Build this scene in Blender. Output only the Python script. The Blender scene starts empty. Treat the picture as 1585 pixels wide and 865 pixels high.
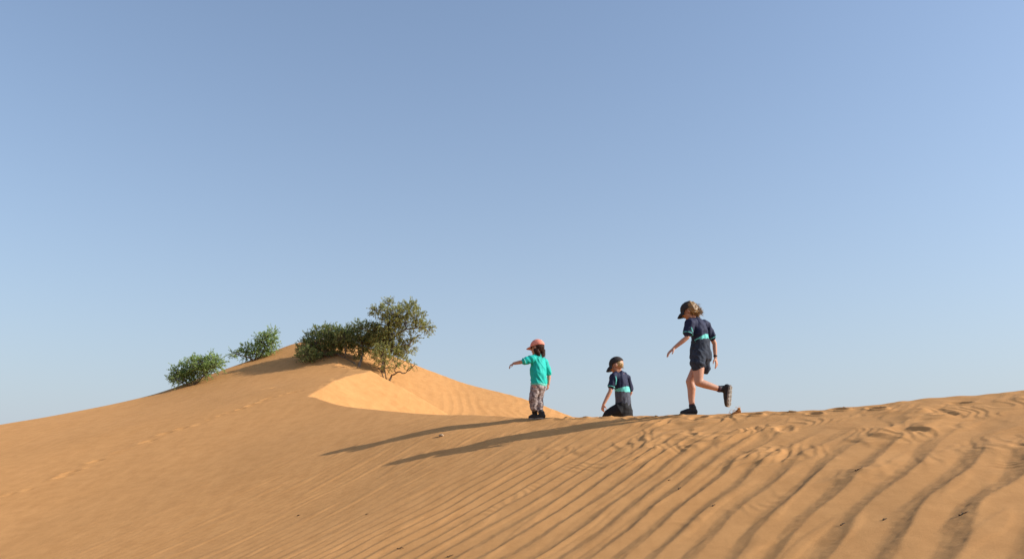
import bpy, bmesh, math, random
import numpy as np
from mathutils import Vector, noise as mnoise

random.seed(7)
rng = np.random.default_rng(11)
SC = bpy.context.scene
COL = SC.collection

# ------------------------------------------------------------------ camera
F, CX, CY, HOR = 1250.0, 792.5, 432.5, 720.0       # in pixels of the 1585 x 865 photograph
PITCH = math.atan((HOR - CY) / F)
cam = bpy.data.cameras.new("camera")
cam.sensor_width = 36.0
cam.lens = 36.0 * F / 1585.0
cam.clip_start, cam.clip_end = 0.05, 5000.0
camo = bpy.data.objects.new("camera", cam)
COL.objects.link(camo)
camo.location = (0, 0, 0)
camo.rotation_euler = (math.pi / 2 + PITCH, 0, 0)
SC.camera = camo

# ------------------------------------------------------------------ sky and sun
SUN_AZ, SUN_EL = math.radians(94.0), math.radians(27.9)   # azimuth clockwise from +Y
SUN = Vector((math.cos(SUN_EL) * math.sin(SUN_AZ), math.cos(SUN_EL) * math.cos(SUN_AZ), math.sin(SUN_EL)))
world = bpy.data.worlds.new("World")
SC.world = world
world.use_nodes = True
nt = world.node_tree
nt.nodes.clear()
sky = nt.nodes.new("ShaderNodeTexSky")
sky.sky_type = 'NISHITA'
sky.sun_disc = False
sky.sun_elevation = SUN_EL
sky.sun_rotation = SUN_AZ
sky.altitude = 700.0
sky.air_density = 1.3
sky.dust_density = 3.0
sky.ozone_density = 4.5
bg = nt.nodes.new("ShaderNodeBackground")
bg.inputs[1].default_value = 0.116
wo = nt.nodes.new("ShaderNodeOutputWorld")
# desert dust: a pale veil that thickens towards the horizon, the same all the way round
wtc = nt.nodes.new("ShaderNodeTexCoord")
wsep = nt.nodes.new("ShaderNodeSeparateXYZ")
nt.links.new(wtc.outputs["Generated"], wsep.inputs[0])


def wmath(op, a, b):
    n = nt.nodes.new("ShaderNodeMath")
    n.operation = op
    for i, v in enumerate((a, b)):
        if isinstance(v, (int, float)):
            n.inputs[i].default_value = v
        else:
            nt.links.new(v, n.inputs[i])
    return n.outputs[0]


wz = wmath('MAXIMUM', wsep.outputs[2], 0.0)
veil = wmath('ADD', wmath('MULTIPLY', wmath('POWER', math.e, wmath('DIVIDE', wz, -0.26)), 0.8), 0.09)
wmix = nt.nodes.new("ShaderNodeMix")
wmix.data_type = 'RGBA'
nt.links.new(veil, wmix.inputs[0])
nt.links.new(sky.outputs[0], wmix.inputs[6])
wmix.inputs[7].default_value = (3.10, 3.50, 4.10, 1)
nt.links.new(wmix.outputs[2], bg.inputs[0])
nt.links.new(bg.outputs[0], wo.inputs[0])

sl = bpy.data.lights.new("sun", 'SUN')
sl.energy = 4.0
sl.angle = math.radians(0.53)
sl.color = (1.0, 0.955, 0.87)
slo = bpy.data.objects.new("sun", sl)
COL.objects.link(slo)
slo.location = (20, 0, 20)
slo.rotation_euler = SUN.to_track_quat('Z', 'Y').to_euler()

SC.view_settings.view_transform = 'Standard'
SC.view_settings.look = 'None'
SC.view_settings.gamma = 1.0
SC.view_settings.exposure = 0.6


def at(px, py, Y):
    """the point at depth Y (metres along +Y) that a pixel of the photograph looks at"""
    v = CY - py
    dy = F * math.cos(PITCH) - v * math.sin(PITCH)
    dz = F * math.sin(PITCH) + v * math.cos(PITCH)
    return Vector(((px - CX) / dy * Y, Y, dz / dy * Y))


# ------------------------------------------------------------------ materials
def mat(name, color, rough=0.8, var=0.0, scale=20.0, color2=None, bump=0.0, bscale=60.0, spec=0.25, sheen=0.0,
        trans=0.0, island=None):
    m = bpy.data.materials.new(name)
    m.use_nodes = True
    t = m.node_tree
    b = t.nodes["Principled BSDF"]
    b.inputs["Roughness"].default_value = rough
    b.inputs["Specular IOR Level"].default_value = spec
    if sheen:
        b.inputs["Sheen Weight"].default_value = sheen
    tc = t.nodes.new("ShaderNodeTexCoord")
    b.inputs["Base Color"].default_value = (*color, 1)
    if island:
        g = t.nodes.new("ShaderNodeNewGeometry")
        r = t.nodes.new("ShaderNodeValToRGB")
        els = r.color_ramp.elements
        while len(els) < len(island):
            els.new(0.5)
        for i, c in enumerate(island):
            els[i].position = i / (len(island) - 1)
            els[i].color = (*c, 1)
        t.links.new(g.outputs["Random Per Island"], r.inputs[0])
        t.links.new(r.outputs[0], b.inputs["Base Color"])
    elif color2 or var:
        n = t.nodes.new("ShaderNodeTexNoise")
        n.inputs["Scale"].default_value = scale
        n.inputs["Detail"].default_value = 5
        t.links.new(tc.outputs["Object"], n.inputs["Vector"])
        r = t.nodes.new("ShaderNodeValToRGB")
        c2 = color2 or tuple(c * (1 - var) for c in color)
        r.color_ramp.elements[0].position = 0.38
        r.color_ramp.elements[1].position = 0.62
        r.color_ramp.elements[0].color = (*c2, 1)
        r.color_ramp.elements[1].color = (*color, 1)
        t.links.new(n.outputs["Fac"], r.inputs[0])
        t.links.new(r.outputs[0], b.inputs["Base Color"])
    if bump:
        n = t.nodes.new("ShaderNodeTexNoise")
        n.inputs["Scale"].default_value = bscale
        n.inputs["Detail"].default_value = 6
        t.links.new(tc.outputs["Object"], n.inputs["Vector"])
        bp = t.nodes.new("ShaderNodeBump")
        bp.inputs["Strength"].default_value = bump
        bp.inputs["Distance"].default_value = 0.01
        t.links.new(n.outputs["Fac"], bp.inputs["Height"])
        t.links.new(bp.outputs[0], b.inputs["Normal"])
    if trans:
        tr = t.nodes.new("ShaderNodeBsdfTranslucent")
        mx = t.nodes.new("ShaderNodeMixShader")
        mx.inputs[0].default_value = trans
        out = t.nodes["Material Output"]
        src = b.inputs["Base Color"].links[0].from_socket if b.inputs["Base Color"].links else None
        if src:
            t.links.new(src, tr.inputs[0])
        else:
            tr.inputs[0].default_value = (*color, 1)
        t.links.new(b.outputs[0], mx.inputs[1])
        t.links.new(tr.outputs[0], mx.inputs[2])
        t.links.new(mx.outputs[0], out.inputs[0])
    return m


def sand_material():
    m = bpy.data.materials.new("sand")
    m.use_nodes = True
    t = m.node_tree
    b = t.nodes["Principled BSDF"]
    b.inputs["Roughness"].default_value = 0.95
    b.inputs["Specular IOR Level"].default_value = 0.08
    b.inputs["Diffuse Roughness"].default_value = 0.12
    tc = t.nodes.new("ShaderNodeTexCoord")

    def nz(scale, detail, rough=0.55):
        n = t.nodes.new("ShaderNodeTexNoise")
        n.inputs["Scale"].default_value = scale
        n.inputs["Detail"].default_value = detail
        n.inputs["Roughness"].default_value = rough
        t.links.new(tc.outputs["Object"], n.inputs["Vector"])
        return n.outputs["Fac"]

    def ramp(fac, p0, c0, p1, c1):
        r = t.nodes.new("ShaderNodeValToRGB")
        r.color_ramp.elements[0].position = p0
        r.color_ramp.elements[1].position = p1
        r.color_ramp.elements[0].color = (*c0, 1)
        r.color_ramp.elements[1].color = (*c1, 1)
        t.links.new(fac, r.inputs[0])
        return r.outputs[0]

    def mul(a, c, fac):
        x = t.nodes.new("ShaderNodeMix")
        x.data_type = 'RGBA'
        x.blend_type = 'MULTIPLY'
        x.inputs[0].default_value = fac
        t.links.new(a, x.inputs[6])
        t.links.new(c, x.inputs[7])
        return x.outputs[2]

    def streak(scale, sx, sy):
        mp = t.nodes.new("ShaderNodeMapping")
        mp.inputs["Rotation"].default_value = (0, 0, math.radians(35))
        mp.inputs["Scale"].default_value = (sx, sy, 1)
        t.links.new(tc.outputs["Object"], mp.inputs[0])
        n = t.nodes.new("ShaderNodeTexNoise")
        n.inputs["Scale"].default_value = scale
        n.inputs["Detail"].default_value = 7
        n.inputs["Roughness"].default_value = 0.65
        t.links.new(mp.outputs[0], n.inputs["Vector"])
        return n.outputs["Fac"]

    base = ramp(nz(0.55, 4), 0.35, SAND_A, 0.68, SAND_B)
    patch = ramp(nz(5.5, 6, 0.65), 0.30, (0.86, 0.84, 0.82), 0.60, (1, 1, 1))
    grain = ramp(nz(420, 3, 0.8), 0.33, (0.62, 0.58, 0.55), 0.55, (1, 1, 1))
    speck = ramp(nz(95, 4, 0.9), 0.27, (0.60, 0.56, 0.52), 0.40, (1, 1, 1))
    st = ramp(streak(2.2, 3.2, 0.5), 0.36, (0.88, 0.85, 0.81), 0.60, (1, 1, 1))
    c = mul(mul(mul(mul(base, patch, 0.8), grain, 0.7), speck, 0.8), st, 0.5)
    t.links.new(c, b.inputs["Base Color"])
    b1 = t.nodes.new("ShaderNodeBump")
    b1.inputs["Strength"].default_value = 0.35
    b1.inputs["Distance"].default_value = 0.006
    t.links.new(nz(130, 6, 0.75), b1.inputs["Height"])
    b2 = t.nodes.new("ShaderNodeBump")
    b2.inputs["Strength"].default_value = 0.12
    b2.inputs["Distance"].default_value = 0.02
    t.links.new(nz(14, 5, 0.6), b2.inputs["Height"])
    t.links.new(b1.outputs[0], b2.inputs["Normal"])
    t.links.new(b2.outputs[0], b.inputs["Normal"])
    return m


SAND_A = (0.610, 0.306, 0.112)
SAND_B = (0.635, 0.321, 0.120)

# ------------------------------------------------------------------ terrain
_perm = rng.permutation(512)
_ga = rng.uniform(0, 2 * math.pi, 512)
_gx, _gy = np.cos(_ga), np.sin(_ga)


def perlin(x, y, seed=0):
    xi, yi = np.floor(x).astype(int), np.floor(y).astype(int)
    xf, yf = x - xi, y - yi
    u = xf * xf * xf * (xf * (xf * 6 - 15) + 10)
    v = yf * yf * yf * (yf * (yf * 6 - 15) + 10)

    def g(ix, iy, dx, dy):
        h = _perm[(_perm[(ix + seed * 37) & 511] + iy) & 511]
        return _gx[h] * dx + _gy[h] * dy
    a = g(xi, yi, xf, yf)
    b = g(xi + 1, yi, xf - 1, yf)
    c = g(xi, yi + 1, xf, yf - 1)
    d = g(xi + 1, yi + 1, xf - 1, yf - 1)
    return (a + u * (b - a) + v * (c - a + u * (a - b - c + d))) * 1.5


def sstep(a, b, x):
    t = np.clip((x - a) / float(b - a), 0, 1)
    return t * t * (3 - 2 * t)


def smin(a, b, k):
    h = np.maximum(k - np.abs(a - b), 0) / k
    return np.minimum(a, b) - h * h * k * 0.25


# the windward face: points read off the photograph; depths follow from the children, their shadows
# (which lie across the view) and the slope of the sand
CP = [(832, 648, 10), (680, 668, 10), (495, 710, 10),
      (1068, 642, 9), (930, 659, 9), (750, 693, 9), (585, 730, 9),
      (1200, 637, 8.3), (1400, 622, 7.8), (1585, 605, 7.5), (1800, 585, 7.3),
      (700, 641, 11.2), (600, 635, 12.4), (520, 626, 13.7), (478, 610, 15),
      (490, 593, 16.2), (530, 582, 17.0), (575, 572, 18),
      (455, 529, 22), (400, 552, 21.3), (300, 588, 20.3), (250, 606, 19.8), (150, 630, 18.6), (0, 657, 17), (-250, 695, 15.5),
      (0, 865, 8.4), (400, 865, 6.9), (800, 865, 5.6), (1200, 865, 4.6), (1585, 865, 3.9)]
CP = [at(*c) for c in CP] + [Vector((0, 0, -1.45)), Vector((-5, 0.5, -2.3)), Vector((4, 0, -0.9)), Vector((0, -4, -1.9)),
                             Vector((-14, 8, -1.6)), Vector((9, 7, 1.35)), Vector((8, 3, 0.4))]
CPA = np.array([[p.x, p.y, p.z] for p in CP])


def _tps_fit(P, lam=0.02):
    n = len(P)
    d = np.linalg.norm(P[:, None, :2] - P[None, :, :2], axis=2)
    K = np.where(d > 0, d * d * np.log(d + 1e-12), 0) + lam * np.eye(n)
    Q = np.c_[np.ones(n), P[:, :2]]
    A = np.block([[K, Q], [Q.T, np.zeros((3, 3))]])
    s = np.linalg.solve(A, np.r_[P[:, 2], 0, 0, 0])
    return s[:n], s[n:]


TW, TL = _tps_fit(CPA)


def windward(X, Y):
    r = TL[0] + TL[1] * X + TL[2] * Y
    for (cx, cy, _), w in zip(CPA, TW):
        q = (X - cx) ** 2 + (Y - cy) ** 2 + 1e-9
        r += w * 0.5 * q * np.log(q)
    # the spline is trusted round its points only; far away it runs on as a plain
    return r


def curve(points, X, soft=0.25):
    """a smoothed polyline: Y and Z as functions of X"""
    pts = sorted([(p.x, p.y, p.z) for p in points])
    xs = np.array([p[0] for p in pts]); ys = np.array([p[1] for p in pts]); zs = np.array([p[2] for p in pts])
    y = z = 0
    for o, w in ((-2, .1), (-1, .2), (0, .4), (1, .2), (2, .1)):
        y = y + w * np.interp(X + o * soft, xs, ys)
        z = z + w * np.interp(X + o * soft, xs, zs)
    return y, z


CREST = [at(*c) for c in [(478, 611, 15), (520, 627, 13.7), (600, 636, 12.4), (700, 642, 11.2), (832, 646, 10.1), (955, 645, 9.55),
                          (1068, 641, 9.1), (1200, 636, 8.4), (1300, 629, 8.1), (1400, 621, 7.9), (1585, 604, 7.6), (1800, 583, 7.4)]]
CREST += [Vector((12, 7, 1.6)), Vector((40, 3, 1.2))]
BACK = [at(*c) for c in [(-250, 694, 15.5), (0, 656, 17), (150, 629, 18.6), (250, 605, 19.8), (300, 587, 20.3), (400, 551, 21.3), (455, 528, 22),
                         (520, 530, 22.2), (590, 541, 22), (640, 560, 21.7), (750, 600, 21.2), (870, 646, 20.6), (980, 690, 20)]]
BACK += [Vector((-20, 14, -0.6)), Vector((-60, 6, -3)), Vector((12, 17, -1.6)), Vector((40, 12, -2.4))]

FA, FB, FC = at(600, 578, 19.5), at(640, 560, 21.7), at(870, 646, 20.6)
FN = (FB - FA).cross(FC - FA)
PA, PB, PC = at(478, 607, 15), at(575, 572, 18), at(690, 641, 17.9)
PN = (PB - PA).cross(PC - PA)


def plane(p, n, X, Y):
    return p.z - (n.x * (X - p.x) + n.y * (Y - p.y)) / n.z


# footprints: (x, y, heading, length, depth)
PRINTS = []


def large(X, Y):
    S = windward(X, Y)
    # far from the control points the face runs into a plain
    far = sstep(14, 40, np.hypot(X - 0, (Y - 9)))
    S = S * (1 - far) + far * (-2.5 + 0.9 * perlin(X * 0.03, Y * 0.03, 3))
    yc, zc = curve(CREST, X)
    slope = 0.50
    L = zc - slope * (Y - yc) + 0.01
    L = np.where(X < -3.45, L - (-3.45 - X) * 2.0, L)
    Fp = plane(FA, FN, X, Y) - 0.16 * np.exp(-((X + 1.7) ** 2 + (Y - 17.8) ** 2) / 2.2) - 0.05 + 0.20 * sstep(-1.5, 0.8, X)
    Fp = Fp + 0.05 * perlin(X * 0.5, Y * 0.4, 5)
    P = plane(PA, PN, X, Y) + 3.0 * np.maximum(0, 14.9 - Y) ** 2 * sstep(-3.15, -3.75, X) + 0.045 * perlin(X * 0.6 + 3, Y * 0.5, 6)
    zr = PB.z + (X - PB.x) * (PC.z - PB.z) / (PC.x - PB.x)
    Q = zr - 0.42 * (Y - (18.0 + 0.10 * np.sin(X * 2.3)))
    Pb = smin(P, Q, 0.03)
    H = np.maximum(np.maximum(Fp, Pb), np.maximum(L, -2.6 + 0.8 * perlin(X * 0.04, Y * 0.04, 8)))
    k = 0.012 + 0.09 * sstep(-3.0, -0.5, X)
    T = smin(S, H, k)
    yb, zb = curve(BACK, X, 0.35)
    B = zb + 0.02 + 0.08 * sstep(-1.5, 0.8, X) - 0.42 * (Y - yb)
    B = np.maximum(B, -3.2 + 1.2 * perlin(X * 0.025, Y * 0.025, 9))
    T = smin(T, B, 0.10)
    return T


RT = math.radians(37)
UX, UY = math.cos(RT), -math.sin(RT)
_us = np.linspace(-40, 40, 8001)
_lam = np.interp(_us, [-9, -7, -5, -3.4, -1.7, -0.5, 1.5], [0.085, 0.10, 0.14, 0.19, 0.245, 0.285, 0.30])
_ph = np.cumsum((_us[1] - _us[0]) / _lam)


def saw(p, w=0.36):
    """a ripple: falls gently, then rises ever more steeply to a sharp crest"""
    p = p - np.floor(p)
    fall = 1 - p / (1 - w)
    q = (p - (1 - w)) / w
    rise = np.clip(q, 0, 1) ** 1.7
    s = np.where(p < 1 - w, np.clip(fall, 0, 1), rise)
    return s


def detail(X, Y):
    yc, zc = curve(CREST, X)
    dc = (yc - Y) * 0.75                                   # metres in front of the near crest
    front = sstep(-0.25, 0.05, dc)
    front = np.where(X < -3.7, 1.0, front)
    U = X * UX + Y * UY - 0.037 * np.maximum(X - 0.3, 0) ** 2      # the ripples fan out to the right
    V = -X * UY + Y * UX
    # --- big ripples of the near face
    wu = U + 0.075 * perlin(V * 0.40, U * 0.85, 1) + 0.040 * perlin(V * 1.15, U * 2.3, 2) + 0.012 * perlin(V * 3.1, U * 4.0, 63)
    lam = np.interp(wu, _us, _lam)
    ph = np.interp(wu, _us, _ph) + 0.28 * perlin(V * 0.8 + 9, U * 0.5, 4)
    amp = sstep(-7.6, -4.0, U + 0.6 * perlin(X * 0.5, Y * 0.5, 12)) * (0.60 + 0.40 * sstep(-0.35, 0.35, perlin(V * 0.35, U * 1.2, 7)))
    near = sstep(0.55, 2.1, dc + 0.5 * perlin(X * 0.9, Y * 0.9, 13) + 0.55 * sstep(0.5, -2.0, X))
    wid = np.interp(lam, [0.1, 0.2, 0.33], [0.30, 0.38, 0.47])
    h = saw(ph, wid) * lam * np.interp(lam, [0.1, 0.2, 0.33], [0.070, 0.098, 0.112]) * amp * (0.12 + 0.88 * near)
    # secondary ripples riding on them
    ph2 = ph * 2.37 + 0.5 * perlin(V * 1.4, U * 2, 15)
    h = h + saw(ph2) * lam * 0.020 * amp * sstep(0.05, 0.4, perlin(V * 0.5 + 5, U * 0.8, 16)) * near
    # coarse grains gather on the steep sides
    pf = ph - np.floor(ph)
    steep = sstep(0.55, 0.70, pf) * sstep(1.0, 0.97, pf)
    h = h + steep * amp * near * sstep(-5.5, -3.0, U) * (0.0026 * perlin(U * 22, V * 13, 60) + 0.0022 * perlin(U * 38, V * 30, 61))
    # --- lobes and broken sand just below the crest
    wx = X + 0.22 * perlin(X * 1.7, Y * 1.7, 20) + 0.07 * perlin(X * 5, Y * 5, 22)
    wy = Y + 0.22 * perlin(X * 1.7 + 7, Y * 1.7, 21) + 0.07 * perlin(X * 5 + 3, Y * 5, 23)
    lobe = saw(wx * 1.55 - wy * 0.75 + 0.8 * perlin(X * 1.1, Y * 1.1, 24), 0.28)
    lobe2 = 1 - np.abs(perlin(wx * 3.1, wy * 3.6, 25)) * 1.6
    patch = sstep(-0.25, 0.30, perlin(X * 0.9 + 4, Y * 1.1, 26))
    right = sstep(-0.5, 2.2, X)
    top = (1 - sstep(1.1, 2.4, dc + 0.8 * perlin(X * 1.1, Y * 1.1, 27))) * sstep(-0.05, 0.75, dc)
    h = h + right * top * (0.012 * lobe * (0.3 + 0.7 * patch) + 0.014 * np.clip(lobe2, 0, 1) * patch + 0.018 * saw(wx * 3.3 - wy * 2.6 + 1.1 * perlin(X * 2, Y * 2, 62), 0.24) * patch + 0.008 * saw(wx * 6.1 - wy * 3.9 + 1.3 * perlin(X * 3, Y * 3, 64), 0.3) * sstep(-0.1, 0.35, perlin(X * 1.6, Y * 1.9, 65)))
    # small cusps in patches on the face
    cz = sstep(0.12, 0.5, perlin(V * 0.55 + 2, U * 1.1 + 3, 28)) * sstep(-6.5, -3.5, U) * sstep(0.2, 0.9, dc)
    cu = U * 2.2 + V * 7.5 + 2.6 * perlin(X * 2.2, Y * 2.2, 29)
    h = h + 0.0050 * saw(cu, 0.4) * cz * sstep(-0.1, 0.5, perlin(X * 2.6, Y * 2.6, 36))
    # --- fine faint ripples on the smooth left
    fl = sstep(-5.0, -7.0, U) * sstep(-0.25, 0.35, perlin(X * 0.35, Y * 0.3, 30))
    fine = saw(wu * 9.0 + 0.6 * perlin(V * 0.7, U * 1.5, 31))
    h = h + 0.0022 * fine * fl * sstep(16, 10, Y)
    # short wind scratches
    sc = perlin(V * 1.3, U * 9.0, 32)
    h = h + 0.004 * sstep(0.15, 0.55, sc) * sstep(-10.5, -6.5, U) * sstep(15, 11, Y)
    h = h * front
    # crest itself is uneven
    h = h + 0.014 * perlin(X * 1.9, Y * 1.9, 33) * np.exp(-(dc / 0.5) ** 2) * sstep(-1.5, 1.0, X) \
          + 0.010 * perlin(X * 5.1, Y * 5.1, 34) * np.exp(-(dc / 0.35) ** 2) * sstep(-1.5, 1.0, X)
    # --- ripples of the far flank, running down it
    fz = (1 - front) * sstep(16.2, 17.5, Y) * sstep(-2.9, -2.2, X)
    a = math.radians(28)
    fu = X * math.cos(a) + Y * math.sin(a) * 0.35 + 0.20 * perlin(X * 0.8, Y * 0.8, 40)
    h = h + fz * 0.008 * saw(fu * 4.2 + 0.5 * perlin(X * 0.6, Y * 1.1, 41), 0.5) * (0.35 + 0.65 * sstep(-0.2, 0.4, perlin(X * 0.7, Y * 0.5, 42)))
    # slides on the slip face
    pz = (1 - front) * sstep(-1.5, -2.6, X) * sstep(15.0, 15.6, Y)
    h = h + pz * (0.016 * perlin((X * 0.35 + Y * 0.9) * 2.6, (X - Y * 0.3) * 0.7, 70) + 0.006 * perlin((X * 0.35 + Y * 0.9) * 9, (X - Y * 0.3) * 1.6, 71))
    # broad unevenness
    h = h + 0.014 * perlin(X * 0.45, Y * 0.40, 43) + 0.004 * perlin(X * 1.2, Y * 1.0, 44)
    return h


def ground_at(x, y):
    X, Y = np.array([float(x)]), np.array([float(y)])
    return float((large(X, Y) + detail(X, Y))[0])


def hit(px, py, lo=3.0, hi=24.0):
    """where a pixel's ray first meets the sand"""
    ys = np.linspace(lo, hi, 1400)
    d = at(px, py, 1.0)
    T = large(d.x * ys, ys)
    k = np.argmax(d.z * ys <= T)
    return Vector((d.x * ys[k], ys[k], T[k]))


def add_prints():
    # an old track climbing the left face, from pixels that lie on the sand
    tr = [(-40, 786), (15, 765), (45, 757), (98, 737), (108, 731), (140, 722), (147, 714), (185, 699), (200, 696), (228, 683), (240, 682),
          (255, 671), (281, 663), (307, 657), (324, 649), (340, 643), (358, 637), (372, 633), (388, 627), (404, 622), (415, 617), (440, 611),
          (452, 608), (462, 606), (425, 600), (412, 602)]
    last = None
    for i, (px, py) in enumerate(tr):
        p = hit(px, py, 6, 22)
        PRINTS.append((p.x, p.y, math.radians(40 + rng.uniform(-15, 15)), 0.15 + 0.08 * rng.random(), 0.006 + 0.016 * rng.random()))
    # the children's own steps along the crest
    for k in range(13):
        f = k / 12
        x = 0.55 + f * 2.9
        yc, _ = curve(CREST, np.array([x]))
        PRINTS.append((x + rng.uniform(-.05, .05), float(yc[0]) - 0.12 - 0.30 * rng.random(), math.radians(120 + rng.uniform(-25, 25)),
                       0.17, 0.018 + 0.012 * rng.random()))
    # scuffs and older steps over the right shoulder
    for k in range(7):
        x = rng.uniform(1.6, 5.2)
        yc, _ = curve(CREST, np.array([x]))
        PRINTS.append((x, float(yc[0]) - 0.4 - 1.2 * rng.random() ** 1.2, rng.uniform(0, math.pi), 0.13 + 0.14 * rng.random(),
                       0.007 + 0.010 * rng.random()))


add_prints()


def axis(segs):
    out = []
    for a, b, st in segs:
        n = max(2, int(round((b - a) / st)))
        out.append(np.linspace(a, b, n, endpoint=False))
    out.append(np.array([segs[-1][1]]))
    return np.concatenate(out)


def geo(a, b, n):
    return np.geomspace(a, b, n)


def build_terrain():
    xm = axis([(-13, -5, .05), (-5, -3, .026), (-3, 5.3, .0135), (5.3, 8, .06)])
    x = np.concatenate([-geo(13.3, 900, 40)[::-1], xm, geo(8.3, 900, 44)])
    ym = axis([(-2, 3.2, .12), (3.2, 10.7, .0135), (10.7, 15.5, .032), (15.5, 23.5, .045)])
    y = np.concatenate([-geo(2.3, 900, 36)[::-1], ym, geo(24, 1200, 44)])
    X, Y = np.meshgrid(x, y)
    Z = large(X, Y)
    m = (np.abs(X) < 16) & (Y > 1) & (Y < 26)
    Z[m] += detail(X[m], Y[m])
    for (px, py, hd, ln, dp) in PRINTS:
        i0, i1 = np.searchsorted(x, [px - .5, px + .5])
        j0, j1 = np.searchsorted(y, [py - .5, py + .5])
        if i1 <= i0 or j1 <= j0:
            continue
        xs, ys = X[j0:j1, i0:i1] - px, Y[j0:j1, i0:i1] - py
        a = xs * math.cos(hd) + ys * math.sin(hd)
        b = -xs * math.sin(hd) + ys * math.cos(hd)
        q = np.sqrt((a / (ln * .55)) ** 2 + (b / (ln * .30)) ** 2) + 0.22 * perlin(xs * 9 + px * 7, ys * 9 + py * 5, 50)
        Z[j0:j1, i0:i1] += dp * (-np.exp(-(q / 0.85) ** 4) + 0.42 * np.exp(-((q - 1.30) / 0.33) ** 2) * (0.6 + 0.8 * (a < 0)))
    ny, nx = X.shape
    me = bpy.data.meshes.new("dune_sand")
    me.vertices.add(nx * ny)
    me.vertices.foreach_set("co", np.stack([X, Y, Z], -1).astype(np.float32).ravel())
    idx = np.arange(nx * ny).reshape(ny, nx)
    q = np.stack([idx[:-1, :-1], idx[:-1, 1:], idx[1:, 1:], idx[1:, :-1]], -1).reshape(-1, 4)
    n = len(q)
    me.loops.add(n * 4)
    me.loops.foreach_set("vertex_index", q.astype(np.int32).ravel())
    me.polygons.add(n)
    me.polygons.foreach_set("loop_start", np.arange(0, n * 4, 4, dtype=np.int32))
    me.polygons.foreach_set("use_smooth", np.ones(n, dtype=bool))
    me.update(calc_edges=True)
    o = bpy.data.objects.new("sand_dune_ground", me)
    COL.objects.link(o)
    me.materials.append(sand_material())
    o["kind"] = "structure"
    o["label"] = "orange desert dune sand with wind ripples, sharp crest and bright slip face"
    return o


build_terrain()
# ------------------------------------------------------------------ mesh helpers
def tagged(o, label, cat, group=None):
    o["label"] = label
    o["category"] = cat
    if group:
        o["group"] = group
    return o


def root(name, loc, label, cat, group=None):
    o = bpy.data.objects.new(name, None)
    o.empty_display_size = 0.1
    o.location = loc
    COL.objects.link(o)
    return tagged(o, label, cat, group)


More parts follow.
